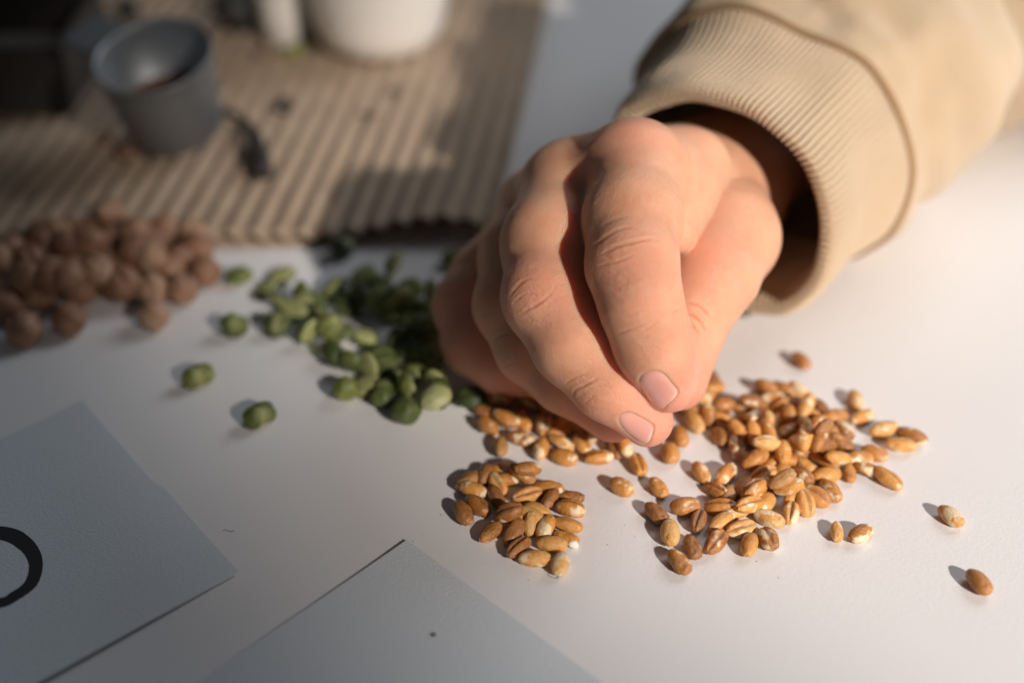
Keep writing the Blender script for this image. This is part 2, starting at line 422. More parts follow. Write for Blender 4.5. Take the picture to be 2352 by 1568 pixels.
knuckle = np.full(len(HV), .12)
for c, r_, a in ((P(1250, 680, 287), 8, 1), (P(1450, 615, 275), 8, .9), (P(1480, 775, 275), 5.5, .6), (P(1370, 880, 285), 6, .8), (P(1620, 720, 296), 6, .6), (P(1175, 690, 305), 6, .7)):
    knuckle = np.maximum(knuckle, a * np.exp(-(np.linalg.norm(HV - c, axis=1) / r_) ** 2))
m = mat('skin', (.60, .33, .21), .42); t = NT(m); b = t.b
b.inputs['Subsurface Weight'].default_value = 0.9; b.inputs['Subsurface Scale'].default_value = .0045
b.inputs['Subsurface Radius'].default_value = (1.0, .38, .2); b.inputs['IOR'].default_value = 1.4
v = t.coord('Object'); n1 = t.noise(v, 130, 5, .6)
base = t.ramp(n1, [(.3, (.675, .335, .20)), (.7, (.765, .43, .275))])
base = t.mix(t.math('MULTIPLY', t.attr('red'), .7), base, (.80, .31, .235))
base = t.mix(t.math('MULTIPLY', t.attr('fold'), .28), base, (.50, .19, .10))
t.l(base, b.inputs['Base Color'])
vo = t.n('TexVoronoi', feature='DISTANCE_TO_EDGE'); vo.inputs['Scale'].default_value = 2300; t.l(t.coord('Object', (1, 1, 1.6)), vo.inputs['Vector'])
vo2 = t.n('TexVoronoi'); vo2.inputs['Scale'].default_value = 2400; t.l(v, vo2.inputs['Vector'])
kn = t.noise(t.coord('Object', (1, 1, 1.8)), 520, 6, .7)
hh = t.math('ADD', t.math('MULTIPLY', vo.outputs['Distance'], 1.4), t.math('MULTIPLY', t.noise(v, 1800, 3), .9))
hh = t.math('ADD', hh, t.math('MULTIPLY', kn, t.math('MULTIPLY', t.attr('knuckle'), 11.0)))
t.l(t.bump(hh, .0002, .6), b.inputs['Normal'])
t.l(t.ramp(t.noise(v, 900, 3), [(.3, (.28,) * 3), (.7, (.44,) * 3)]), b.inputs['Roughness'])
M_skin = m
person = empty('person', P(1700, 500, 400) * [1, 1, 0], label="child's hand in a beige ribbed sweatshirt sleeve, fingertips pinching above the wheat grains", category='person')
hand = obj('hand', HV2, HF, M_skin, person, attrs={'red': red, 'fold': fold, 'knuckle': knuckle})

m = mat('fingernail', (.78, .42, .34), .2); t = NT(m); t.b.inputs['Subsurface Weight'].default_value = .6
t.b.inputs['Subsurface Scale'].default_value = .0015; t.b.inputs['Coat Weight'].default_value = .5; t.b.inputs['Coat Roughness'].default_value = .12
e = t.attr('edge')
t.l(t.mix(t.math('MULTIPLY', t.attr('rim'), .8), t.mix(e, (.76, .37, .31), (.86, .64, .55)), (.70, .34, .20)), t.b.inputs['Base Color']); M_nail = m
for out_, _ in NAILS:
    line = spl(out_, 72); c_ = line.mean(0); nr = 14; V = []; E = []
    for k in range(nr):
        f = (k + 1) / nr
        V += [c_ + (q - c_) * (1.03 * f) for q in line]; E += [f] * 72
    V = [c_] + V; E = [0] + E
    dirs = np.array([ray(*q) for q in V]); tt = np.full(len(V), 255.0)
    for _ in range(60):
        tt += .8 * sdf(CAM + dirs * tt[:, None])
    Q = CAM + dirs * tt[:, None]; N = grad(Q); E = np.array(E)
    Q = Q + N * (.10 - .36 * E ** 6)[:, None]
    F = [(0, 1 + k, 1 + (k + 1) % 72) for k in range(72)] + [(1 + r_ * 72 + k, 1 + (r_ + 1) * 72 + k, 1 + (r_ + 1) * 72 + (k + 1) % 72, 1 + r_ * 72 + (k + 1) % 72) for r_ in range(nr - 1) for k in range(72)]
    L = np.array(line); d_ = np.array([1.0, .55]); d_ /= np.linalg.norm(d_)
    pr = (np.array(V) - c_) @ d_; frees = np.clip((pr / pr.max() - .72) / .2, 0, 1)
    obj('fingernail', Q, F, M_nail, hand, attrs={'edge': frees, 'rim': E ** 7})

# fine pale hairs on the backs of the fingers: one uncountable mass, a part of the hand
rh = random.Random(5); sel = np.where(facing & (px > 1345) & (px < 1570) & (py > 415) & (py < 650))[0]
sel2 = np.where(facing & (px > 1170) & (px < 1330) & (py > 470) & (py < 820))[0]
HVt, HFc = [], []
for k in range(420):
    i = rh.choice(sel) if k < 280 else rh.choice(sel2)
    p0 = HV2[i]; n0 = HN[i]; g_ = -UP * .8 + RT * rh.uniform(-.9, .5); g_ = g_ - (g_ @ n0) * n0; g_ /= np.linalg.norm(g_); L_ = rh.uniform(.9, 2.2); side = np.cross(n0, g_); b0 = len(HVt)
    for s_ in range(5):
        f = s_ / 4; c_ = p0 + g_ * L_ * f + n0 * (.05 + .45 * math.sin(f * 1.8)) + side * .25 * f * f * rh.choice((-1, 1)); r_ = .022 * (1 - .8 * f)
        for a_ in range(3): HVt.append(c_ + r_ * (math.cos(a_ * 2.094) * side + math.sin(a_ * 2.094) * n0))
    for s_ in range(4):
        for a_ in range(3): HFc.append((b0 + s_ * 3 + a_, b0 + s_ * 3 + (a_ + 1) % 3, b0 + s_ * 3 + 3 + (a_ + 1) % 3, b0 + s_ * 3 + 3 + a_))
M_hair = mat('pale_hair', (.75, .58, .40), .4)
tag(obj('fine_hair', HVt, HFc, M_hair, hand), kind='stuff')
# ------------------------------------------------------------------ sweatshirt sleeve
def plane_ring(pts, c, nrm, n=180):
    """closed outline traced on the plane through c, resampled by angle about its centre"""
    Q = spl([Pplane(x, y, c, nrm) for x, y in pts], 720)
    cc = Q.mean(0); u = np.cross(nrm, [0, 0, 1.0]); u /= np.linalg.norm(u); w_ = np.cross(u, nrm)
    a = np.arctan2((Q - cc) @ w_, (Q - cc) @ u); r_ = np.linalg.norm(Q - cc, axis=1)
    o = np.argsort(a); a = a[o]; r_ = r_[o]
    th = np.linspace(-np.pi, np.pi, n, endpoint=False)
    rr_ = np.interp(th, np.r_[a - 2 * np.pi, a, a + 2 * np.pi], np.r_[r_, r_, r_])
    return cc + rr_[:, None] * (np.cos(th)[:, None] * u + np.sin(th)[:, None] * w_), cc
AX = np.array([.62, .78, .06]); AX /= np.linalg.norm(AX)
C0 = P(1668, 462, 341)
NS = 1260
rim, c0 = plane_ring([(1420, 262), (1445, 236), (1500, 213), (1587, 198), (1683, 217), (1745, 243), (1797, 281), (1850, 332), (1888, 390), (1917, 476), (1921, 562), (1895, 650), (1825, 712), (1760, 716), (1690, 700), (1600, 650), (1500, 560), (1435, 440), (1412, 340)], C0, AX, NS)
CS = P(1785, 300, 368)
seam, cs = plane_ring([(1462, 190), (1478, 143), (1559, 57), (1626, 24), (1702, 14), (1773, 38), (1845, 76), (1940, 114), (2002, 157), (2054, 238), (2087, 333), (2095, 405), (2078, 476), (2049, 530), (2010, 562), (1950, 590), (1860, 590), (1720, 520), (1580, 400), (1490, 270)], CS, AX, NS)
def ring(cx, cy, d, rx, nrm=AX, sq=1.0, ph=0.0, n=NS):
    c = P(cx, cy, d); u = np.cross(nrm, [0, 0, 1.0]); u /= np.linalg.norm(u); w_ = np.cross(u, nrm)
    th = np.linspace(-np.pi, np.pi, n, endpoint=False)
    r_ = rx * (1 + .05 * np.sin(2 * th + ph) + .03 * np.sin(3 * th + 2 * ph))
    return c + r_[:, None] * (np.cos(th)[:, None] * u + sq * np.sin(th)[:, None] * w_)
def loft(rings, steps):
    rings = np.array(rings); out = []
    for i in range(len(rings) - 1):
        p0, p1, p2, p3 = rings[max(i - 1, 0)], rings[i], rings[i + 1], rings[min(i + 2, len(rings) - 1)]
        for s in range(steps[i]):
            f = s / steps[i]
            out.append(.5 * ((2 * p1) + (-p0 + p2) * f + (2 * p0 - 5 * p1 + 4 * p2 - p3) * f * f + (-p0 + 3 * p1 - 3 * p2 + p3) * f ** 3))
    out.append(rings[-1]); return np.array(out)
th = np.linspace(-np.pi, np.pi, NS, endpoint=False)
def toward(R_, c, k): return c + (R_ - c) * k
rim_in = toward(rim, c0, .875) + AX * .9
rim_f = toward(rim, c0, .94) - AX * 1.5
deep = toward(seam, cs, .80) - AX * 4
mid_in = (rim_in + deep) / 2
seam_d = toward(seam, cs, .985)
# cuff narrows a little behind the rim, then widens to the seam
b1_ = rim * .78 + seam * .22; cb = c0 * .78 + cs * .22; b1_ = toward(b1_, cb, .985)
b2_ = rim * .45 + seam * .55; cb = c0 * .45 + cs * .55; b2_ = toward(b2_, cb, .95)
rings = [deep, mid_in, rim_in, rim_f, rim, b1_, b2_, seam_d]
steps = [10, 14, 6, 6, 10, 16, 22]
S = loft(rings, steps); nrow = len(S)
arc = np.concatenate([[0]] + [np.arange(1, s + 1) / s + k for k, s in enumerate(steps)])
# ribs, radial
cen = S.mean(1, keepdims=True); rad = S - cen; rad -= (rad @ AX)[..., None] * AX; rad /= np.linalg.norm(rad, axis=2, keepdims=True)
amp = np.interp(arc, [0, 1.5, 2, 4, 4.6, 6, 7], [.1, .4, .95, .95, .72, .62, .42])
cell = .30 * np.sin(arc * 0)
du_ = np.gradient(S, axis=0); dv_ = np.roll(S, -1, 1) - np.roll(S, 1, 1); nS = np.cross(du_, dv_); nS /= np.maximum(np.linalg.norm(nS, axis=2, keepdims=True), 1e-9)
nS *= np.sign((nS[60] * rad[60]).sum())
S = S + nS * (amp[:, None] * (np.abs(np.cos(52 * th))[None, :] - .5) * 1.5)[..., None]
wob = np.array([[mnoise.noise(Vector((math.cos(a) * 1.6, math.sin(a) * 1.6, q * .55))) for a in th[::6]] for q in arc])
wob = np.repeat(wob, 6, axis=1)[:, :NS]; k6 = np.ones(13) / 13
wob = np.apply_along_axis(lambda r_: np.convolve(np.r_[r_[-6:], r_, r_[:6]], k6, 'valid'), 1, wob)
S = S + rad * (wob * np.interp(arc, [0, 4, 5, 6.5, 7], [.5, .3, 2.0, 2.6, .3])[:, None])[..., None]
S[..., 2] = np.maximum(S[..., 2], .35)
m = mat('beige_knit', (.66, .49, .31), .9); t = NT(m)
t.b.inputs['Sheen Weight'].default_value = .25; t.b.inputs['Sheen Roughness'].default_value = .5
v = t.coord('Object'); t.l(t.ramp(t.noise(v, 35, 5), [(.3, (.62, .455, .285)), (.7, (.70, .53, .345))]), t.b.inputs['Base Color'])
wv = t.noise(v, 1000, 5, .75); t.l(t.bump(wv, .0011, .8), t.b.inputs['Normal']); M_knit = m
sleeve = None
# sleeve body, puffed, rests on the table
r1 = toward(seam, cs, 1.01) + AX * .8; r2_ = toward(seam, cs, 1.075) + AX * 7
s2 = ring(1850, 220, 383, 44, ph=.4, sq=.94); s3 = ring(1900, 160, 396, 46.5, ph=1.0, sq=.92); s4 = ring(1955, 95, 410, 46, ph=.6, sq=.92)
s5 = ring(2003, 57, 420, 31, ph=.2); s6 = ring(2110, 0, 440, 50, ph=1.4); s7 = ring(2350, -100, 470, 50, ph=.5); s8 = ring(2700, -250, 530, 47, ph=.1)
body_r = [r1 - AX * 1.2, r1, r2_, s2, s3, s4, s5, s6, s7, s8]
sub = slice(None, None, 3)
B = loft([q[sub] for q in body_r], [3, 8, 16, 14, 12, 10, 10, 14, 14]); nb = len(B); nn = B.shape[1]
cen = B.mean(1, keepdims=True); radb = B - cen; radb /= np.linalg.norm(radb, axis=2, keepdims=True)
th3 = th[sub]
wb = np.array([[mnoise.noise(Vector((math.cos(a) * 1.2, math.sin(a) * 1.2, q * .045))) + .5 * mnoise.noise(Vector((math.cos(a) * 3, math.sin(a) * 3, q * .1 + 7))) for a in th3] for q in range(nb)])
B = B + radb * (wb * np.interp(np.arange(nb), [0, 4, 14, nb], [0, 1.2, 5.5, 5.5])[:, None])[..., None]
B[..., 2] = np.maximum(B[..., 2], .4 + .0)
sleeve = obj('sweatshirt_sleeve', B.reshape(-1, 3), grid_faces(nb, nn, close_v=True), M_knit, person)
cuff = obj('ribbed_cuff', S.reshape(-1, 3), grid_faces(nrow, NS, close_v=True), M_knit, sleeve)
M_seam = mat('seam_thread', (.33, .205, .105), .9)
sm = toward(seam, cs, 1.0)[::6]; nsm = len(sm); V = []
for k in range(nsm):
    tg = sm[(k + 1) % nsm] - sm[k - 1]; tg /= np.linalg.norm(tg); n2 = np.cross(tg, AX)
    for q in range(8):
        a = q * math.pi / 4; V.append(sm[k] + .95 * math.cos(a) * n2 + 1.1 * math.sin(a) * AX)
obj('seam', V, grid_faces(nsm, 8, True, True), M_seam, sleeve)
print('rim z', rim[:, 2].min(), rim[:, 2].max(), 'seam z', seam[:, 2].min(), seam[:, 2].max(), 'hand z', HV[:, 2].min(), 's2', s2[:, 2].min(), s3[:, 2].min(), s4[:,2].min(), s7[:,2].min())
print('index tip z', INDEX[-1][0], 'mid tip', MIDDLE[-1][0], 'ring', RING[-1][0], 'little', LITTLE[2][0], 'thumb', THUMB[-1][0])
print('hand verts', len(HV))
# ------------------------------------------------------------------ seeds
def fbm(v, s, o=0.0): return mnoise.noise(Vector(v) * s + Vector((o, o * 1.7, -o)))
def grain_mesh(name, seed, L=6.3, W=3.3, H=2.9, crease=.36, wrinkle=.06, bend=0.0):
    W *= 1.05; H *= 1.04
    nu, nv = 30, 32; V = []; cr = []; gm = []
    for i in range(nu + 1):
        u = math.pi * i / nu; x = -math.cos(u); s = max(math.sin(u), 0) ** .80
        taper = 1 - .13 * max(0, -x) ** 1.5 + .03 * x
        for j in range(nv):
            v = 2 * math.pi * j / nv
            dv = (v - math.pi / 2 + math.pi) % (2 * math.pi) - math.pi
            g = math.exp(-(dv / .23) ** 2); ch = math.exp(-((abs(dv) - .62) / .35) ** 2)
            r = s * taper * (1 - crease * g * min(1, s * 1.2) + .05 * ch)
            p = Vector((x * L / 2, math.cos(v) * W / 2 * r, math.sin(v) * H / 2 * r))
            p.z += bend * (1 - x * x) * .3
            # embryo: small raised oval in a shallow dish at the blunt end, on the back
            du = (x - .78) / .22; dw = ((v - 3 * math.pi / 2)) / .55; q = du * du + dw * dw
            emb = math.exp(-((math.sqrt(q) - 1) / .22) ** 2)
            n = Vector((x * .4, math.cos(v) * r, math.sin(v) * r)); n = n.normalized() if n.length > 1e-6 else Vector((x, 0, 0))
            f = fbm(p, .55, seed) * wrinkle * 1.6 + fbm(Vector((p.x * .6, p.y * 2.2, p.z * 2.2)), 1.3, seed + 9) * wrinkle
            f += -.13 * emb * (s > .2) - (.10 if abs(x) > .985 else 0)
            p += n * f
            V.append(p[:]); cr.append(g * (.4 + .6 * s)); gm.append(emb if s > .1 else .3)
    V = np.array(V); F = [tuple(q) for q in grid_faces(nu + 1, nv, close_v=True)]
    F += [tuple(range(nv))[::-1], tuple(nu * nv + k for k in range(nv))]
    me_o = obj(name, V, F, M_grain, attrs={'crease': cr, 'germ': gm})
    me = me_o.data; bpy.data.objects.remove(me_o); return me
m = mat('wheat_grain', (.5, .25, .08), .36); t = NT(m); b = t.b
b.inputs['Subsurface Weight'].default_value = .35; b.inputs['Subsurface Scale'].default_value = .0012
b.inputs['Subsurface Radius'].default_value = (1, .5, .2); b.inputs['Coat Weight'].default_value = .15; b.inputs['Coat Roughness'].default_value = .25
oi = t.n('ObjectInfo'); rnd = oi.outputs['Random']; cpat = t.attr('white')
v0 = t.n('TexCoord').outputs['Object']
off = t.n('VectorMath', operation='MULTIPLY_ADD'); t.l(v0, off.inputs[0]); off.inputs[1].default_value = (1, 1, 1)
cmb = t.n('CombineXYZ'); t.l(t.math('MULTIPLY', rnd, 3.7), cmb.inputs[0]); t.l(t.math('MULTIPLY', rnd, 1.9), cmb.inputs[1]); t.l(cmb.outputs[0], off.inputs[2])
vv = off.outputs[0]
skinc = t.ramp(t.math('ADD', t.math('MULTIPLY', t.noise(vv, 420, 5, .6), .55), t.math('MULTIPLY', rnd, .45)),
               [(.28, (.30, .118, .028)), (.45, (.54, .225, .045)), (.6, (.68, .32, .070)), (.78, (.74, .45, .17))])
oc = t.n('Attribute', attribute_type='OBJECT'); oc.attribute_name = 'look'      # 0 plain, 1 chalky, -1 dark
pale = t.math('ADD', t.noise(vv, 330, 2, .5), t.math('MULTIPLY', oc.outputs['Fac'], .105))
wm = t.ramp(pale, [(.605, (0, 0, 0)), (.685, (1, 1, 1))])
flake = t.ramp(t.noise(vv, 1500, 4, .7), [(.56, (0, 0, 0)), (.70, (1, 1, 1))])
c = t.mix(wm, skinc, (.82, .66, .43))
c = t.mix(t.math('MULTIPLY', flake, .5), c, (.70, .50, .32))
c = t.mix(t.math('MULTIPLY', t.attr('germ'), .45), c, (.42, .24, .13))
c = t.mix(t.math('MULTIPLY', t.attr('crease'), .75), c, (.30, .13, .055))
dk = t.math('MINIMUM', t.math('MAXIMUM', t.math('MULTIPLY', oc.outputs['Fac'], -1.0), 0.0), 1.0)
c = t.mix(t.math('MULTIPLY', dk, .6), c, (.23, .105, .05))
t.l(c, b.inputs['Base Color'])
t.l(t.bump(t.math('ADD', t.noise(vv, 2600, 4, .65), t.noise(vv, 900, 3, .6)), .0003, .7), b.inputs['Normal'])
t.l(t.ramp(t.noise(vv, 1200, 3), [(.35, (.25,) * 3), (.7, (.52,) * 3)]), b.inputs['Roughness'])
M_grain = m
GM = [grain_mesh('wheat_grain', 1), grain_mesh('wheat_grain', 2, 6.7, 3.15, 2.8, .42, .08), grain_mesh('wheat_grain', 3, 5.8, 3.5, 3.1, .3, .07, .3),
      grain_mesh('wheat_grain', 4, 6.2, 3.0, 2.6, .46, .15), grain_mesh('wheat_grain', 5, 6.5, 3.4, 3.0, .36, .05, -.3), grain_mesh('wheat_grain', 6, 5.5, 2.7, 2.4, .4, .14)]
GD = [(6.3, 3.45, 3.0), (6.7, 3.15, 2.8), (5.8, 3.5, 3.1), (6.2, 3.0, 2.6), (6.5, 3.4, 3.0), (5.5, 2.7, 2.4)]

class Field:                                                # heights of what lies on the table so far
    def __init__(s, x0, x1, y0, y1, h=.5):
        s.x0, s.y0, s.h = x0, y0, h; s.Z = np.zeros((int((x1 - x0) / h), int((y1 - y0) / h)))
        s.gx = x0 + (np.arange(s.Z.shape[0]) + .5) * h; s.gy = y0 + (np.arange(s.Z.shape[1]) + .5) * h
    def win(s, x, y, r):
        i0, i1 = int((x - r - s.x0) / s.h), int((x + r - s.x0) / s.h) + 1; j0, j1 = int((y - r - s.y0) / s.h), int((y + r - s.y0) / s.h) + 1
        i0, j0 = max(i0, 0), max(j0, 0); return slice(i0, max(i1, i0 + 1)), slice(j0, max(j1, j0 + 1))
    def place(s, x, y, yaw, a, b, c, q=.62):
        I, Jn = s.win(x, y, a); X, Y = np.meshgrid(s.gx[I] - x, s.gy[Jn] - y, indexing='ij')
        u = X * math.cos(yaw) + Y * math.sin(yaw); v = -X * math.sin(yaw) + Y * math.cos(yaw)
        rho = (u / a) ** 2 + (v / b) ** 2; Z = s.Z[I, Jn]; core = rho < .8
        if not core.any(): return c, 0, None
        # height at which the underside just touches, tolerating a little overlap
        need = (Z + c * np.sqrt(np.clip(1 - rho, 0, 1)))[core]; z = np.quantile(need, q + .28) if need.size else c
        z = max(z, c * .97)
        f = Z[core & (u > .2 * a)]; k = Z[core & (u < -.2 * a)]
        tilt = 0.0
        if len(f) and len(k): tilt = math.atan2((f.mean() - k.mean()) * .8, a)
        return z, max(-.5, min(.5, tilt)), (I, Jn, rho, u)
    def add(s, z, tilt, w_, c):
        if w_ is None: return
        I, Jn, rho, u = w_; m_ = rho < 1
        top = z + c * np.sqrt(np.clip(1 - rho, 0, 1)) + u * math.tan(tilt)
        s.Z[I, Jn] = np.where(m_, np.maximum(s.Z[I, Jn], top), s.Z[I, Jn])
FIELD = Field(-190, 190, 180, 560)
def yaw_of(x, y, ang, z):
    a = R(ang); p = T(x - 12 * math.cos(a), y + 12 * math.sin(a), z); q = T(x + 12 * math.cos(a), y - 12 * math.sin(a), z)
    return math.atan2(q[1] - p[1], q[0] - p[0])
ORD = ['zeroth', 'first', 'second', 'third', 'fourth', 'fifth', 'sixth', 'seventh', 'eighth', 'ninth', 'tenth', 'eleventh', 'twelfth', 'thirteenth', 'fourteenth', 'fifteenth', 'sixteenth', 'seventeenth', 'eighteenth', 'nineteenth', 'twentieth'] + ['%dth' % k for k in range(21, 60)]
def put(mesh_list, dims, x, y, ang, name, kindx, roll, rnd, size=1.0, q=.62, top=99):
    k = kindx; a, b_, c = [q * size / 2 for q in dims[k]]
    if roll and abs(math.sin(roll)) > .7: b_, c = c, b_
    z = c
    for _ in range(3):
        p = T(x, y, z); yaw = yaw_of(x, y, ang, z); z, tilt, win = FIELD.place(p[0], p[1], yaw, a, b_, c, q); z = min(z, top * c)
    FIELD.add(z, tilt, win, c)
    o = bpy.data.objects.new(name, mesh_list[k]); COL.objects.link(o)
    o.rotation_mode = 'QUATERNION'
    o.rotation_quaternion = (Matrix.Rotation(yaw, 3, 'Z') @ Matrix.Rotation(-tilt, 3, 'Y') @ Matrix.Rotation(roll, 3, 'X')).to_quaternion()
    o.location = (p[0] * MM, p[1] * MM, z * MM); o.scale = (size,) * 3
    return o
def rows_label(items, what, pile, cat, group, nrow):
    """items: (obj, px x, px y, look word); rows counted from the front, places from the left"""
    it = sorted(items, key=lambda q: -q[2]); per = math.ceil(len(it) / nrow)
    for r_ in range(nrow):
        row = sorted(it[r_ * per:(r_ + 1) * per], key=lambda q: q[1])
        for k, (o, _, _, look) in enumerate(row):
            tag(o, f'{look} {what}, {ORD[k + 1]} from left, {ORD[r_ + 1]} row from front, {pile}', cat, group)
rg = random.Random(11)
LOOK = {'c': 'creased brown', 'w': 'white-patched', 'd': 'dark brown', 'g': 'blunt-ended golden', 'p': 'smooth golden', 'wc': 'creased white-patched', 'l': 'pale tan', 's': 'small golden'}
def wheat(x, y, ang, k='p'):
    roll = rg.uniform(-.5, .5) + (math.pi if 'c' not in k else 0)
    if 'c' not in k and rg.random() < .4: roll = math.pi + rg.choice((-1, 1)) * rg.uniform(.5, 1.1)
    if 'g' in k: roll = math.pi + rg.uniform(-.25, .25)
    vi = rg.choice((0, 1, 2, 3, 4)); size = rg.uniform(1.0, 1.15)
    if 'd' in k: vi = 3
    if 's' in k: vi = 5; size = 1.0
    if math.cos(R(ang)) > 0 and 'g' in k: pass
    o = put(GM, GD, x, y, ang, 'wheat_grain', vi, roll, rg, size, .40)
    o['look'] = 1.0 if 'w' in k else (.55 if 'l' in k else (-.9 if 'd' in k else rg.uniform(-.35, .35)))
    return o
def W5(cx, cy): return 976 + .3296 * cx, 861 + .3296 * cy
def W6(cx, cy): return 1493 + .4029 * cx, 775 + .4029 * cy
# small round pile in front of the hand
SMALL = [
 (580, 720, 10, 'p', 'half-buried golden wheat grain at the back of the small round pile'),
 (650, 1000, 40, 'p', 'half-buried wheat grain in the middle of the small round pile'),
 (760, 990, -20, 'p', 'wheat grain lying low under the smooth orange one in the small pile'),
 (300, 735, 35, 'd', 'dark wheat grain at the back left edge of the small round pile'),
 (415, 690, 75, 'd', 'upright dark wheat grain at the back of the small pile, left of its top'),
 (870, 860, 60, 'd', 'brown wheat grain between the pile top and the white-striped grain'),
 (1020, 850, -5, 's', 'small tan wheat grain behind the white-striped one in the small pile'),
 (860, 790, -15, 'l', 'tan wheat grain at the back right of the small round pile'),
 (370, 905, -40, 'c', 'brown wheat grain right of the loose leftmost grain of the small pile'),
 (265, 955, -60, 'g', 'blunt-ended wheat grain, leftmost of the small round pile'),
 (555, 660, -5, 'w', 'white-flecked wheat grain at the very back of the small round pile'),
 (680, 690, -10, 'd', 'dark wrinkled wheat grain at the back right of the small pile'),
 (335, 800, -15, 'w', 'wheat grain with a broad chalky white side, left back of the small pile'),
 (505, 760, -50, 'wc', 'creased wheat grain with white stripes left of the small pile top'),
 (500, 850, -60, 'd', 'dark stubby wheat grain under the white-striped one, small pile'),
 (715, 740, 15, 'p', 'golden wheat grain just behind the big creased one topping the small pile'),
 (1015, 930, -15, 'wc', 'deeply creased white-striped wheat grain on the right of the small pile'),
 (715, 835, 15, 'c', 'big creased brown wheat grain on top of the small round pile'),
 (990, 1040, -15, 'p', 'smooth golden wheat grain at the right edge of the small round pile'),
 (585, 960, -3, 'c', 'long creased golden wheat grain across the middle of the small pile'),
 (780, 940, -20, 'p', 'smooth orange wheat grain right of the long creased one, small pile'),
 (455, 1095, 40, 'g', 'smooth golden wheat grain slanting at the left front of the small pile'),
 (620, 1100, 50, 'd', 'dark slanting wheat grain at the front of the small pile'),
 (840, 1065, 60, 'w', 'wheat grain with a white spot in the right middle of the small pile'),
 (735, 1055, 80, 's', 'narrow upright wheat grain in the middle of the small pile'),
 (985, 1130, -20, 's', 'small brown wheat grain at the right front of the small pile'),
 (650, 1200, 40, 'cd', 'dark wrinkled wheat grain with a deep crease at the small pile front'),
 (885, 1175, -5, 'p', 'glossy orange wheat grain lying flat at the small pile front'),
 (765, 1275, -2, 'p', 'golden wheat grain at the front edge of the small pile, left of the frontmost'),
 (945, 1310, 255, 'gw', 'frontmost wheat grain of the small pile, white-patched, blunt end forward')]
for cx, cy, ang, k, lab in SMALL:
    x, y = W5(cx, cy); tag(wheat(x, y, ang, k), lab, 'wheat grain', 'wheat grains in the small round pile')
# white crumb beside it
import bmesh
def crumb(name, p, r, mt, seed=0):
    bm = bmesh.new(); bmesh.ops.create_icosphere(bm, subdivisions=2, radius=1)
    V = np.array([(q.co * (1 + .35 * fbm(q.co, 1.3, seed)))[:] for q in bm.verts]) * np.array(r); F = [[q.index for q in f.verts] for f in bm.faces]; bm.free()
    return obj(name, V + np.array(p), F, mt, loc=p)
M_chalk = mat('chalky_endosperm', (.82, .76, .66), .7)
tag(crumb('grain_crumb', T(*W5(1036, 1178), .9), (1.2, .8, .9), M_chalk), 'tiny white chip of wheat at the right front of the small pile', 'crumb')
# pile under the fingers
MID = [(620, 180, -10, 'p'), (480, 170, -30, 'p'), (560, 130, 20, 'p'), (700, 150, -20, 'd'), (800, 200, -40, 'p'), (900, 230, 30, 'd'), (1000, 260, -20, 'p'), (1100, 300, -60, 'p'), (1200, 350, 10, 'p'),
 (420, 260, -20, 'd'), (530, 220, -40, 'd'), (590, 150, -10, 'p'), (710, 210, -30, 'w'), (850, 270, -40, 'p'), (1000, 350, -10, 'p'), (1120, 400, -20, 'p'), (1180, 425, -10, 'p'),
 (680, 310, -60, 'g'), (565, 320, -20, 'w'), (440, 350, -35, 'p'), (830, 350, 85, 'wc'), (930, 395, 20, 'p'), (670, 440, -15, 'p'), (530, 500, 85, 'd'), (950, 470, -25, 'w'), (810, 515, 80, 'l'), (1090, 480, -50, 'c'), (970, 570, -15, 'p'), (1215, 575, 8, 'c'),
 (1320, 500, -60, 'd'), (1390, 530, -60, 'w'), (1485, 620, -65, 'c')]
its = []
for cx, cy, ang, k in MID:
    x, y = W5(cx, cy); its.append((wheat(x, y, ang, k), x, y, LOOK.get(k, 'golden')))
rows_label(its, 'wheat grain', 'pile under the fingers', 'wheat grain', 'wheat grains in the pile under the fingers', 4)
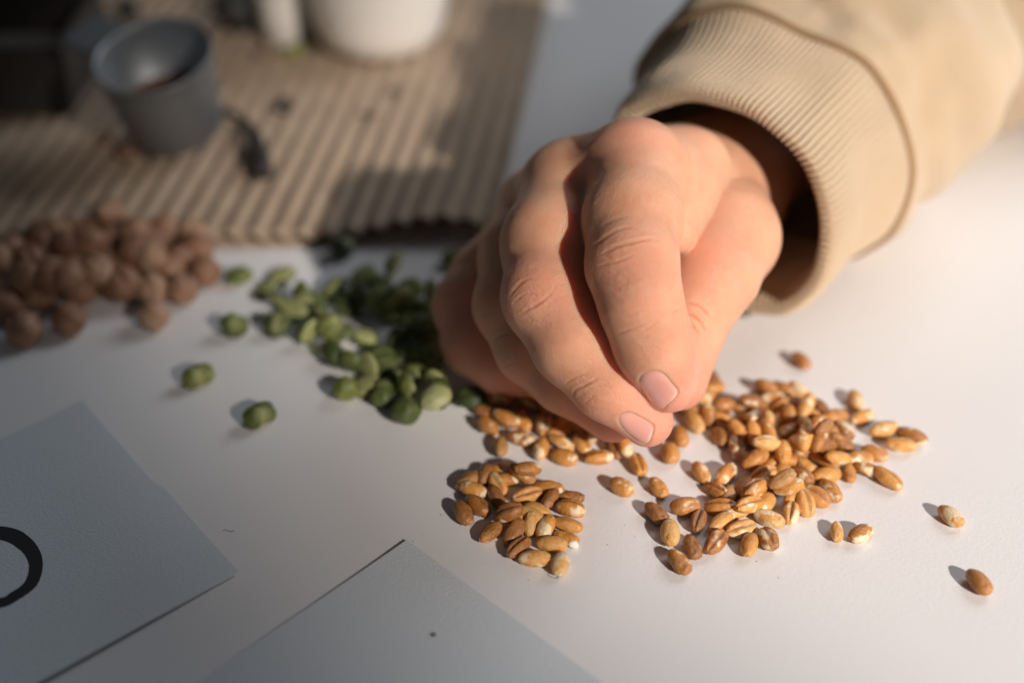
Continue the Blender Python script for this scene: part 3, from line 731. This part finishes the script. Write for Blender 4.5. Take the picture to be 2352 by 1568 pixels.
# wide pile right of the fingertips
BIG = [(560, 560, 80, 'p'), (650, 540, -20, 'p'), (730, 480, 40, 'p'), (830, 640, -40, 'p'), (930, 640, 10, 'p'), (1030, 560, 60, 'p'), (560, 700, -30, 'd'), (700, 720, 40, 'p'), (820, 380, 0, 'p'), (950, 520, -60, 'p'), (300, 330, -10, 'p'), (660, 940, 50, 'p'), (1000, 700, -20, 'p'), (450, 900, 60, 'd'), (480, 1000, 10, 'p'), (600, 700, 20, 'p'), (700, 600, -50, 'p'), (900, 560, 20, 'p'), (1000, 620, 40, 'p'), (800, 700, 10, 'p'), (900, 740, -30, 'p'), (700, 850, 10, 'd'), (840, 900, 30, 'p'), (620, 480, 10, 'p'), (740, 400, 20, 'p'), (900, 440, -20, 'p'), (480, 560, 30, 'd'), (620, 860, 40, 'd'),
 (350, 230, -60, 'p'), (350, 290, 10, 'p'), (310, 385, 70, 'w'), (420, 380, 10, 'p'), (250, 480, -50, 'p'), (330, 440, -60, 'p'), (170, 560, -70, 'p'), (420, 470, -10, 'l'), (220, 400, -20, 'd'),
 (540, 390, 10, 'd'), (590, 370, 0, 'p'), (660, 280, -20, 'p'), (770, 300, -30, 'p'), (850, 310, -35, 'l'), (700, 350, 0, 'w'), (890, 390, 60, 'p'), (965, 400, -50, 'p'), (1050, 450, 10, 'p'), (790, 430, -80, 'g'),
 (550, 460, -40, 'g'), (680, 470, -70, 'p'), (880, 490, 80, 'd'), (960, 480, 60, 'p'), (395, 560, -60, 'd'), (500, 520, -40, 'p'), (780, 540, 22, 'p'), (1110, 530, -50, 'w'), (1090, 600, -20, 'l'), (960, 570, 70, 'p'), (850, 590, 10, 'l'),
 (665, 590, -60, 'p'), (590, 600, -60, 'p'), (495, 620, -80, 'wc'), (760, 650, -85, 'p'), (965, 680, 50, 'd'), (870, 680, 78, 'w'), (655, 690, 10, 'wc'), (1070, 690, 15, 'w'), (770, 750, -70, 'p'), (1140, 770, -80, 's'),
 (1190, 690, 15, 'w'), (1280, 655, -14, 'l'), (1240, 750, -15, 'wc'), (650, 780, 8, 'c'), (870, 790, -40, 'c'), (1010, 780, 10, 'l'), (430, 780, 45, 'l'), (290, 765, -55, 'gw'), (535, 850, 50, 'p'), (590, 900, 20, 'wc'), (375, 870, -35, 'wc'), (790, 850, -8, 'w'),
 (740, 910, 12, 'd'), (1030, 870, -50, 'w'), (950, 905, -20, 'c'), (885, 945, -62, 'c'), (400, 965, -10, 'wc'), (200, 960, 5, 'p'), (560, 990, 25, 'c'), (680, 1030, -20, 'w'), (805, 1000, 80, 'wc'), (405, 1050, 30, 'w'), (275, 1045, 70, 'cd'),
 (520, 1090, 15, 'wc'), (675, 1145, -60, 'wc'), (375, 1165, 50, 'c'), (565, 1180, 78, 'p'), (240, 1190, -65, 'g'), (115, 1110, -85, 'gw'), (165, 1275, -50, 'g'), (35, 1000, -42, 'p'), (1355, 800, -30, 'c')]
its = []
for cx, cy, ang, k in BIG:
    x, y = W6(cx, cy); its.append((wheat(x, y, ang, k), x, y, LOOK.get(k, 'golden')))
rows_label(its, 'wheat grain', 'wide pile', 'wheat grain', 'wheat grains in the wide pile right of the fingertips', 8)
LOOSE = [(1710, 540, -75, 'p', 5, 'rounded orange wheat grain in the gap just below the middle fingertip'),
 (1370, 775, -30, 'gw', 5, 'lone white-topped wheat grain between small pile and wide pile, left one'),
 (1625, 780, -50, 'g', 5, 'lone blunt wheat grain between small pile and wide pile, right one'),
 (860, 130, -45, 'p', 6, 'blurred lone wheat grain farthest back right of the thumb'),
 (1170, 350, -70, 'p', 6, 'upright golden wheat grain behind the round white-spotted one, right of the wide pile'),
 (1210, 450, 20, 'gw', 6, 'round white-spotted wheat grain set apart right behind the wide pile'),
 (1335, 520, 10, 'p', 6, 'smooth golden wheat grain, left of three touching ones right of the wide pile'),
 (1490, 560, -20, 'l', 6, 'pale wheat grain, rightmost of three touching ones right of the wide pile'),
 (1425, 610, -8, 'c', 6, 'creased wheat grain in front of two others right of the wide pile'),
 (1065, 1105, -85, 's', 6, 'small upright golden wheat grain beside the broken white one, right front'),
 (1200, 1115, 30, 'w', 6, 'broken wheat grain with much white showing, alone in front of the wide pile'),
 (1715, 1015, -38, 'gw', 6, 'lone wheat grain with a white collar far right of the piles'),
 (1875, 1390, -48, 'g', 6, 'lone brown wheat grain nearest the lower right corner')]
for cx, cy, ang, k, w_, lab in LOOSE:
    x, y = (W5 if w_ == 5 else W6)(cx, cy); tag(wheat(x, y, ang, k), lab, 'wheat grain', 'loose wheat grains on the white table')

# ------------------------------------------------------------------ green peas
def pea_mesh(name, seed, kind):
    nu, nv = 26, 30; V = []; pale = []
    for i in range(nu + 1):
        u = math.pi * i / nu
        for j in range(nv):
            v = 2 * math.pi * j / nv; n = Vector((math.sin(u) * math.cos(v), math.sin(u) * math.sin(v), math.cos(u)))
            if kind == 'round': p = Vector((n.x * 3.6, n.y * 3.5, n.z * 3.1)); dent = .8 * math.exp(-((n.x - .3) ** 2 + (n.z - .75) ** 2) / .18)
            elif kind == 'half': p = Vector((n.x * 3.8, n.y * 3.6, n.z * 2.5 if n.z > 0 else n.z * .9)); dent = .2 * math.exp(-((n.x) ** 2 + (n.z - .9) ** 2) / .1)
            else:
                p = Vector((n.x * 4.2, n.y * 2.9, n.z * 2.8)); dent = 1.3 * math.exp(-((n.x) ** 2 / .10 + (n.y - .9) ** 2 / .5)); p.y += -.55 * n.x * n.x
            p *= 1 + .13 * fbm(n, 1.5, seed) + .04 * fbm(n, 4.2, seed + 3)
            p -= n * dent; V.append(p[:]); pale.append(min(1, dent * .7) + (1.0 if kind == 'half' and n.z < -.05 else 0))
    F = [tuple(q) for q in grid_faces(nu + 1, nv, close_v=True)]
    o = obj(name, V, F, M_pea, attrs={'pale': pale}); me = o.data; bpy.data.objects.remove(o); return me
m = mat('green_pea', (.2, .25, .06), .5); t = NT(m); b = t.b
b.inputs['Subsurface Weight'].default_value = .25; b.inputs['Subsurface Scale'].default_value = .0015; b.inputs['Subsurface Radius'].default_value = (.7, 1, .2)
rnd = t.n('ObjectInfo').outputs['Random']; v0 = t.n('TexCoord').outputs['Object']
cc_ = t.ramp(t.math('ADD', t.math('MULTIPLY', t.noise(v0, 300, 4, .6), .5), t.math('MULTIPLY', rnd, .5)),
             [(.34, (.035, .050, .012)), (.54, (.075, .10, .020)), (.70, (.15, .175, .035)), (.8, (.33, .33, .12))])
oc = t.n('Attribute', attribute_type='OBJECT'); oc.attribute_name = 'look'
cc_ = t.mix(t.math('MULTIPLY', t.attr('pale'), .75), cc_, (.46, .47, .20)); cc_ = t.mix(oc.outputs['Fac'], cc_, (.45, .46, .22))
t.l(cc_, b.inputs['Base Color']); t.l(t.bump(t.noise(v0, 1300, 4, .6), .0003, .5), b.inputs['Normal']); M_pea = m
PM = [pea_mesh('green_pea', 1, 'round'), pea_mesh('green_pea', 2, 'half'), pea_mesh('green_pea', 3, 'bean'), pea_mesh('green_pea', 4, 'round'), pea_mesh('green_pea', 5, 'half')]
PD = [(7.2, 7, 5.8), (7.6, 7.2, 3.6), (8.4, 5.4, 5.2), (7.0, 6.8, 5.8), (7.4, 7, 3.6)]
def V4(cx, cy): return .5127 * cx, 459 + .5127 * cy
PEAS = [(1700, 440, 0), (1760, 500, 1), (1840, 560, 0), (1900, 620, 3), (1960, 520, 1), (1800, 680, 1), (1880, 560, 2), (1950, 820, 0), (1700, 700, 0),
 (1770, 290, 1), (1630, 330, 0), (1700, 380, 4), (1840, 400, 0), (1920, 410, 1), (1540, 400, 3), (1480, 390, 0), (1560, 480, 1), (1620, 460, 2), (1700, 490, 0), (1840, 460, 4), (1900, 500, 0), (1780, 440, 1),
 (1530, 600, 3), (1640, 610, 1), (1480, 570, 0), (1930, 560, 3), (1780, 620, 4), (1860, 680, 0), (1500, 690, 2), (1575, 720, 4), (1650, 745, 1), (1730, 740, 0), (1920, 700, 3), (1860, 775, 4), (1800, 800, 2),
 (1545, 840, 0), (1630, 825, 4), (1710, 865, 2), (1830, 845, 3), (1965, 865, 0), (1820, 940, 0), (2110, 890, 3), (2180, 835, 1),
 (1265, 330, 1), (1190, 390, 1), (1240, 455, 4), (1300, 490, 0), (1360, 420, 3), (1420, 460, 2), (1430, 520, 0), (1240, 560, 3), (1390, 590, 1), (1350, 500, 1)]
its = []
for cx, cy, kd in PEAS:
    x, y = V4(cx, cy); kd = (4 if rg.random() < .5 else 1) if kd in (0, 3) and rg.random() < .62 else kd; o = put(PM, PD, x, y, rg.uniform(0, 360), 'green_pea', kd, rg.choice((rg.uniform(-.7, .7), math.pi + rg.uniform(-.6, .6), rg.uniform(1.0, 1.9))) if kd in (1, 4) else rg.uniform(-1, 1) * .8, rg, rg.uniform(.86, 1.04), .4, 3.2)
    o['look'] = 0.0; its.append((o, x, y, ['round olive', 'flat green', 'dented dark', 'plump green', 'pale-faced'][kd]))
rows_label(its, 'pea', 'the pea pile', 'pea', 'green peas heaped left of the hand', 7)
for cx, cy, kd, ang, lk, lab in [(890, 790, 2, 200, 0, 'dented green pea lying alone, nearest the tip of the ringed card'), (1165, 965, 2, 205, 0, 'dented olive pea lying alone in front of the other peas'),
    (1050, 560, 0, 0, 0, 'lone round green pea between the chickpeas and the pea pile'), (1072, 345, 1, 10, 0, 'dark flat pea beside the chickpeas, left behind of the pea pile'),
    (1535, 210, 0, 30, 0, 'lone green pea just in front of the cardboard edge'), (2040, 265, 1, 0, 0, 'lone green pea behind the little finger near the cardboard'),
    (1950, 945, 4, 20, .75, 'pale translucent pea skin at the front of the pea pile')]:
    x, y = V4(cx, cy); o = put(PM, PD, x, y, ang, 'green_pea', kd, 0, rg, 1.0); o['look'] = float(lk); tag(o, lab, 'pea', 'loose green peas')

# ------------------------------------------------------------------ chickpeas
def chick_mesh(seed):
    nu, nv = 26, 30; V = []
    for i in range(nu + 1):
        u = math.pi * i / nu
        for j in range(nv):
            v = 2 * math.pi * j / nv; n = Vector((math.sin(u) * math.cos(v), math.sin(u) * math.sin(v), math.cos(u)))
            p = Vector((n.x * 4.5, n.y * 4.1, n.z * 4.1)); p += Vector((1.5, 0, .2)) * max(0, n.x) ** 9
            groove = .55 * math.exp(-(n.y / .16) ** 2) * max(0, n.z + .3) + .35 * math.exp(-(n.z / .2) ** 2) * max(0, -n.x)
            p *= 1 + .07 * fbm(n, 1.6, seed) + .04 * fbm(n, 4.5, seed + 3); p -= n * groove; V.append(p[:])
    o = obj('chickpea', V, [tuple(q) for q in grid_faces(nu + 1, nv, close_v=True)], M_chick); me = o.data; bpy.data.objects.remove(o); return me
m = mat('chickpea_skin', (.4, .22, .12), .5); t = NT(m); rnd = t.n('ObjectInfo').outputs['Random']; v0 = t.n('TexCoord').outputs['Object']
t.l(t.ramp(t.math('ADD', t.math('MULTIPLY', t.noise(v0, 260, 4, .6), .5), t.math('MULTIPLY', rnd, .5)), [(.25, (.20, .092, .05)), (.5, (.32, .165, .095)), (.75, (.46, .29, .19))]), t.b.inputs['Base Color'])
t.l(t.bump(t.noise(v0, 900, 4, .6), .0004, .5), t.b.inputs['Normal']); M_chick = m
CM = [chick_mesh(1), chick_mesh(2), chick_mesh(3)]; CD = [(9.4, 8.2, 7.8)] * 3
CH = [(60, 340), (180, 420), (260, 360), (360, 400), (240, 180), (460, 260), (560, 330), (380, 300), (650, 250), (760, 320), (120, 300), (300, 260), (500, 160), (620, 150), (20, 480),
 (860, 150), (880, 215), (740, 130), (690, 200), (600, 150), (510, 130), (440, 130), (340, 140), (250, 150), (180, 150), (90, 240), (60, 300), (10, 250), (800, 270), (600, 240), (510, 200), (380, 210), (300, 200), (200, 240),
 (920, 320), (690, 330), (640, 290), (500, 310), (420, 270), (300, 330), (140, 330), (10, 350), (820, 400), (680, 400), (510, 375), (440, 350), (320, 430), (240, 430), (130, 430), (20, 430), (690, 515), (310, 535), (105, 580), (240, 320), (560, 400)]
its = []
for cx, cy in CH:
    x, y = V4(cx, cy)
    o = put(CM, CD, x, y, rg.uniform(0, 360), 'chickpea', rg.randrange(3), rg.uniform(-1.5, 1.5), rg, rg.uniform(.95, 1.08), .2, 2.2)
    its.append((o, x, y, 'brown'))
rows_label(its[:-0] if False else its, 'chickpea', 'the chickpea pile', 'chickpea', 'chickpeas heaped against the cardboard', 6)
# ------------------------------------------------------------------ things on the cardboard
M_zinc = mat('galvanised_metal', (.27, .29, .305), .5, Metallic=.6)
M_wood = mat('dark_stained_wood', (.060, .050, .042), .6)
M_white = mat('white_glaze', (.80, .76, .70), .3)
M_dark = mat('dried_pod', (.030, .026, .024), .6)
M_bark = mat('dark_bark', (.13, .10, .065), .8)
M_brown = mat('brown_seed_fill', (.19, .09, .055), .6)
M_leaf = mat('dull_green', (.20, .22, .05), .6)
def lathe(prof, n=72):
    V = []; th_ = np.linspace(0, 2 * np.pi, n, endpoint=False)
    for r_, z in prof: V += [(r_ * math.cos(a), r_ * math.sin(a), z) for a in th_]
    return np.array(V), grid_faces(len(prof), n, close_v=True)
def rot(V, ax, ang): return V @ np.array(Matrix.Rotation(ang, 3, ax)).T
ZB = 5.3
# small metal pail, tipped a little towards us, with a flat handle at its rim
cb_ = T(412, 326, ZB + 1); pail = empty('metal_pail', cb_, label='small grey metal pail with a flat handle, holding brown seeds, on the cardboard', category='pail')
prof = [(0.1, 0), (13, 0), (14.2, .8), (16.6, 22), (17.0, 26), (17.5, 26.6), (17.4, 27.2), (16.6, 27.1), (16.3, 25.5), (13.6, 1.6), (0.1, 1.4)]
V, F = lathe(prof); V = rot(rot(V, 'X', R(17)), 'Y', R(-5)); V[:, 2] += 5 ; obj('pail_body', V + cb_, F, M_zinc, pail)
V, F = lathe([(0.1, 10.0), (6, 10.8), (11, 9.4), (14.4, 9.0)], 48); V = V + np.array([[0, 0, .7 * fbm(v, .4, 2)] for v in V]); V = rot(rot(V, 'X', R(17)), 'Y', R(-5)); V[:, 2] += 5
obj('seed_fill', V + cb_, F, M_brown, pail)
V, F = box(-33, -15.5, -7, 8, 22.5, 24.3, .6); V = rot(V, 'Z', R(-38)); V = rot(rot(V, 'X', R(17)), 'Y', R(-5)); V[:, 2] += 5; obj('handle', V + cb_, F, M_zinc, pail, smooth=False)
# dark wooden box
cb_ = T(60, 262, ZB); bx_ = empty('wooden_box', cb_, label='dark open wooden box cut off at the left edge behind the chickpeas', category='box')
def part_box(nm, *a, parent=None, mt=None, o=cb_, rz=.02):
    V, F = box(*a, .5, 2); return obj(nm, rot(V, 'Z', rz) + o, F, mt, parent, smooth=False)
part_box('front_panel', -55, 15, 0, 3, 0, 22, parent=bx_, mt=M_wood); part_box('back_panel', -55, 15, 52, 55, 0, 22, parent=bx_, mt=M_wood)
part_box('side_panel', 12.2, 15, 3.1, 51.9, 0, 22, parent=bx_, mt=M_wood); part_box('bottom_panel', -55, 12, 3.1, 51.9, 0.2, 2.5, parent=bx_, mt=M_wood)
part_box('slat', -55, 12, 14, 26, 15, 17, parent=bx_, mt=M_wood)
# white bowls
cb_ = T(872, 96, ZB); bw = empty('white_bowl', cb_, label='large white bowl standing on the cardboard at the top edge', category='bowl')
V, F = lathe([(0.1, 0), (17, 0), (20, 1.5), (23, 8), (25, 20), (26, 40), (25, 40.4), (24, 39), (22.5, 18), (18, 4), (0.1, 3)]); obj('bowl_body', V + cb_, F, M_white, bw)
V, F = lathe([(14, -.9), (15.5, -.9), (15.5, .2), (14, .2)]); obj('foot_ring', V + cb_, F, M_white, bw)
cb_ = T(652, 88, ZB); bw2 = empty('white_cup', cb_, label='small white cup left of the large bowl, cut off by the top edge', category='cup')
V, F = lathe([(0.1, 0), (6, 0), (7, .6), (8.2, 12), (8.8, 42), (8.4, 42.2), (7.9, 41), (6.6, 3), (0.1, 2.5)], 48); obj('cup_body', V + cb_, F, M_white, bw2)
V, F = lathe([(4.5, -.7), (5.6, -.7), (5.6, .2), (4.5, .2)], 48); obj('foot_ring', V + cb_, F, M_white, bw2)
def tube(pts, rad, n=12, ns=40):
    Q = spl(pts, ns, closed=False); rr_ = np.interp(np.linspace(0, 1, ns), np.linspace(0, 1, len(rad)), rad); V = []
    for k in range(ns):
        tg = Q[min(k + 1, ns - 1)] - Q[max(k - 1, 0)]; tg /= np.linalg.norm(tg); a_ = np.cross(tg, [0, 0, 1.0]); a_ /= max(np.linalg.norm(a_), 1e-6); b_ = np.cross(a_, tg)
        for q in range(n): V.append(Q[k] + rr_[k] * (1 + .12 * fbm(Q[k] * .3 + q, 1)) * (math.cos(2 * math.pi * q / n) * a_ + math.sin(2 * math.pi * q / n) * b_))
    F = [tuple(f) for f in grid_faces(ns, n, close_v=True)] + [tuple(range(n)), tuple((ns - 1) * n + q for q in range(n))[::-1]]
    return np.array(V), F
V, F = tube([T(712, 118, 6), T(712, 60, 7), T(715, -20, 8), T(718, -60, 8)], [1.2, 2.0, 2.0, 1.6]); tag(obj('twig', V, F, M_bark), 'dark bark twig lying between the white cup and the white bowl', 'twig')
V, F = tube([T(648, 124, 5), T(672, 118, 6), T(697, 112, 6)], [.6, 2.4, .8]); tag(obj('green_leaf_scrap', V * [1, 1, 1], F, M_leaf), 'scrap of dull green leaf in front of the small white cup', 'leaf')
V, F = tube([T(512, 252, 8), T(545, 268, 8.4), T(583, 312, 8), T(600, 365, 7.8), T(606, 398, 7.4)], [.8, 1.3, 2.1, 2.9, 2.4]); pod = obj('dried_pod', V, F, M_dark)
tag(pod, 'curved black dried pod lying on the cardboard right of the pail', 'dried pod')
p = T(655, 243, 7.6); tag(crumb('dark_seed', p, (2.9, 2.7, 2.4), M_dark, 3), 'round dark seed on the cardboard, right of the curved pod', 'seed')
p = T(545, 24, 12); o = crumb('dark_nut_and_gap', p, (9, 8, 8.2), M_dark, 5); tag(o, 'big round dark nut near the top edge left of the white cup', 'nut')
p = T(292, 22, 9); tag(crumb('dark_nut_and_gap', p, (4.2, 4, 5), M_dark, 8), 'dark lump standing in for the shaded gap beside the pail handle at the top edge', 'nut')  # dark lump added for the shade in the gap between handle and pail
for k, (x, y, r_, lab) in enumerate([(608, 120, 2.2, 'small dark seed left of the scrap of green leaf'), (927, 98, 2.2, 'small dark seed at the lower right of the white bowl'), (800, 200, 0, ''), (920, 208, 2.0, 'small greyish seed on the sunlit part of the cardboard, right one'),
        (857, 262, 2.0, 'small greyish seed on the sunlit part of the cardboard, left one'), (240, 318, 2.6, 'reddish crumb on the cardboard, left of the pail foot'), (290, 352, 3.0, 'reddish crumb on the cardboard, in front of the pail foot')]):
    if r_: tag(crumb('seed', T(x, y, 6.0), (r_, r_ * 1.1, r_ * .8), M_brown if k > 4 else M_bark, k), lab, 'seed')
# stray fibres and specks on the paper and table
M_fib = mat('dust_fibre', (.25, .23, .22), .9)
for nm, pts, lab in [('fibre', [(512, 1218), (520, 1216), (529, 1220), (538, 1218)], 'short grey dust fibre on the table above the two cards'), ('fibre', [(1258, 1318), (1268, 1325), (1280, 1327), (1284, 1318)], 'thin curled fibre on the table in front of the small grain pile')]:
    V, F = tube([T(x, y, .1) for x, y in pts], [.06, .06], 5, 16); tag(obj(nm, V, F, M_fib), lab, 'fibre')
tag(crumb('speck', T(996, 1456, .62), (.45, .4, .15), M_ink, 1), 'tiny black speck on the blank card', 'speck')

# fine bran dust fallen round the grain, uncountable
DV, DF = [], []; rd = random.Random(8)
for k in range(90):
    x, y = rd.choice(((1200, 1180), (1700, 1200), (1850, 1050), (1300, 1010))); q = T(x + rd.gauss(0, 130), y + rd.gauss(0, 75)); r_ = rd.uniform(.06, .22); a0 = rd.uniform(0, 6); b0 = len(DV)
    for j in range(5): DV.append((q[0] + r_ * math.cos(a0 + j * 1.257) * rd.uniform(.6, 1.6), q[1] + r_ * math.sin(a0 + j * 1.257), .05))
    DV.append((q[0], q[1], .05 + r_ * .5)); DF += [(b0 + j, b0 + (j + 1) % 5, b0 + 5) for j in range(5)]
tag(obj('bran_dust', DV, DF, mat('bran_dust', (.50, .33, .17), .8), smooth=False), 'specks of tan bran dust scattered on the white table round the wheat grains', 'dust', kind='stuff')
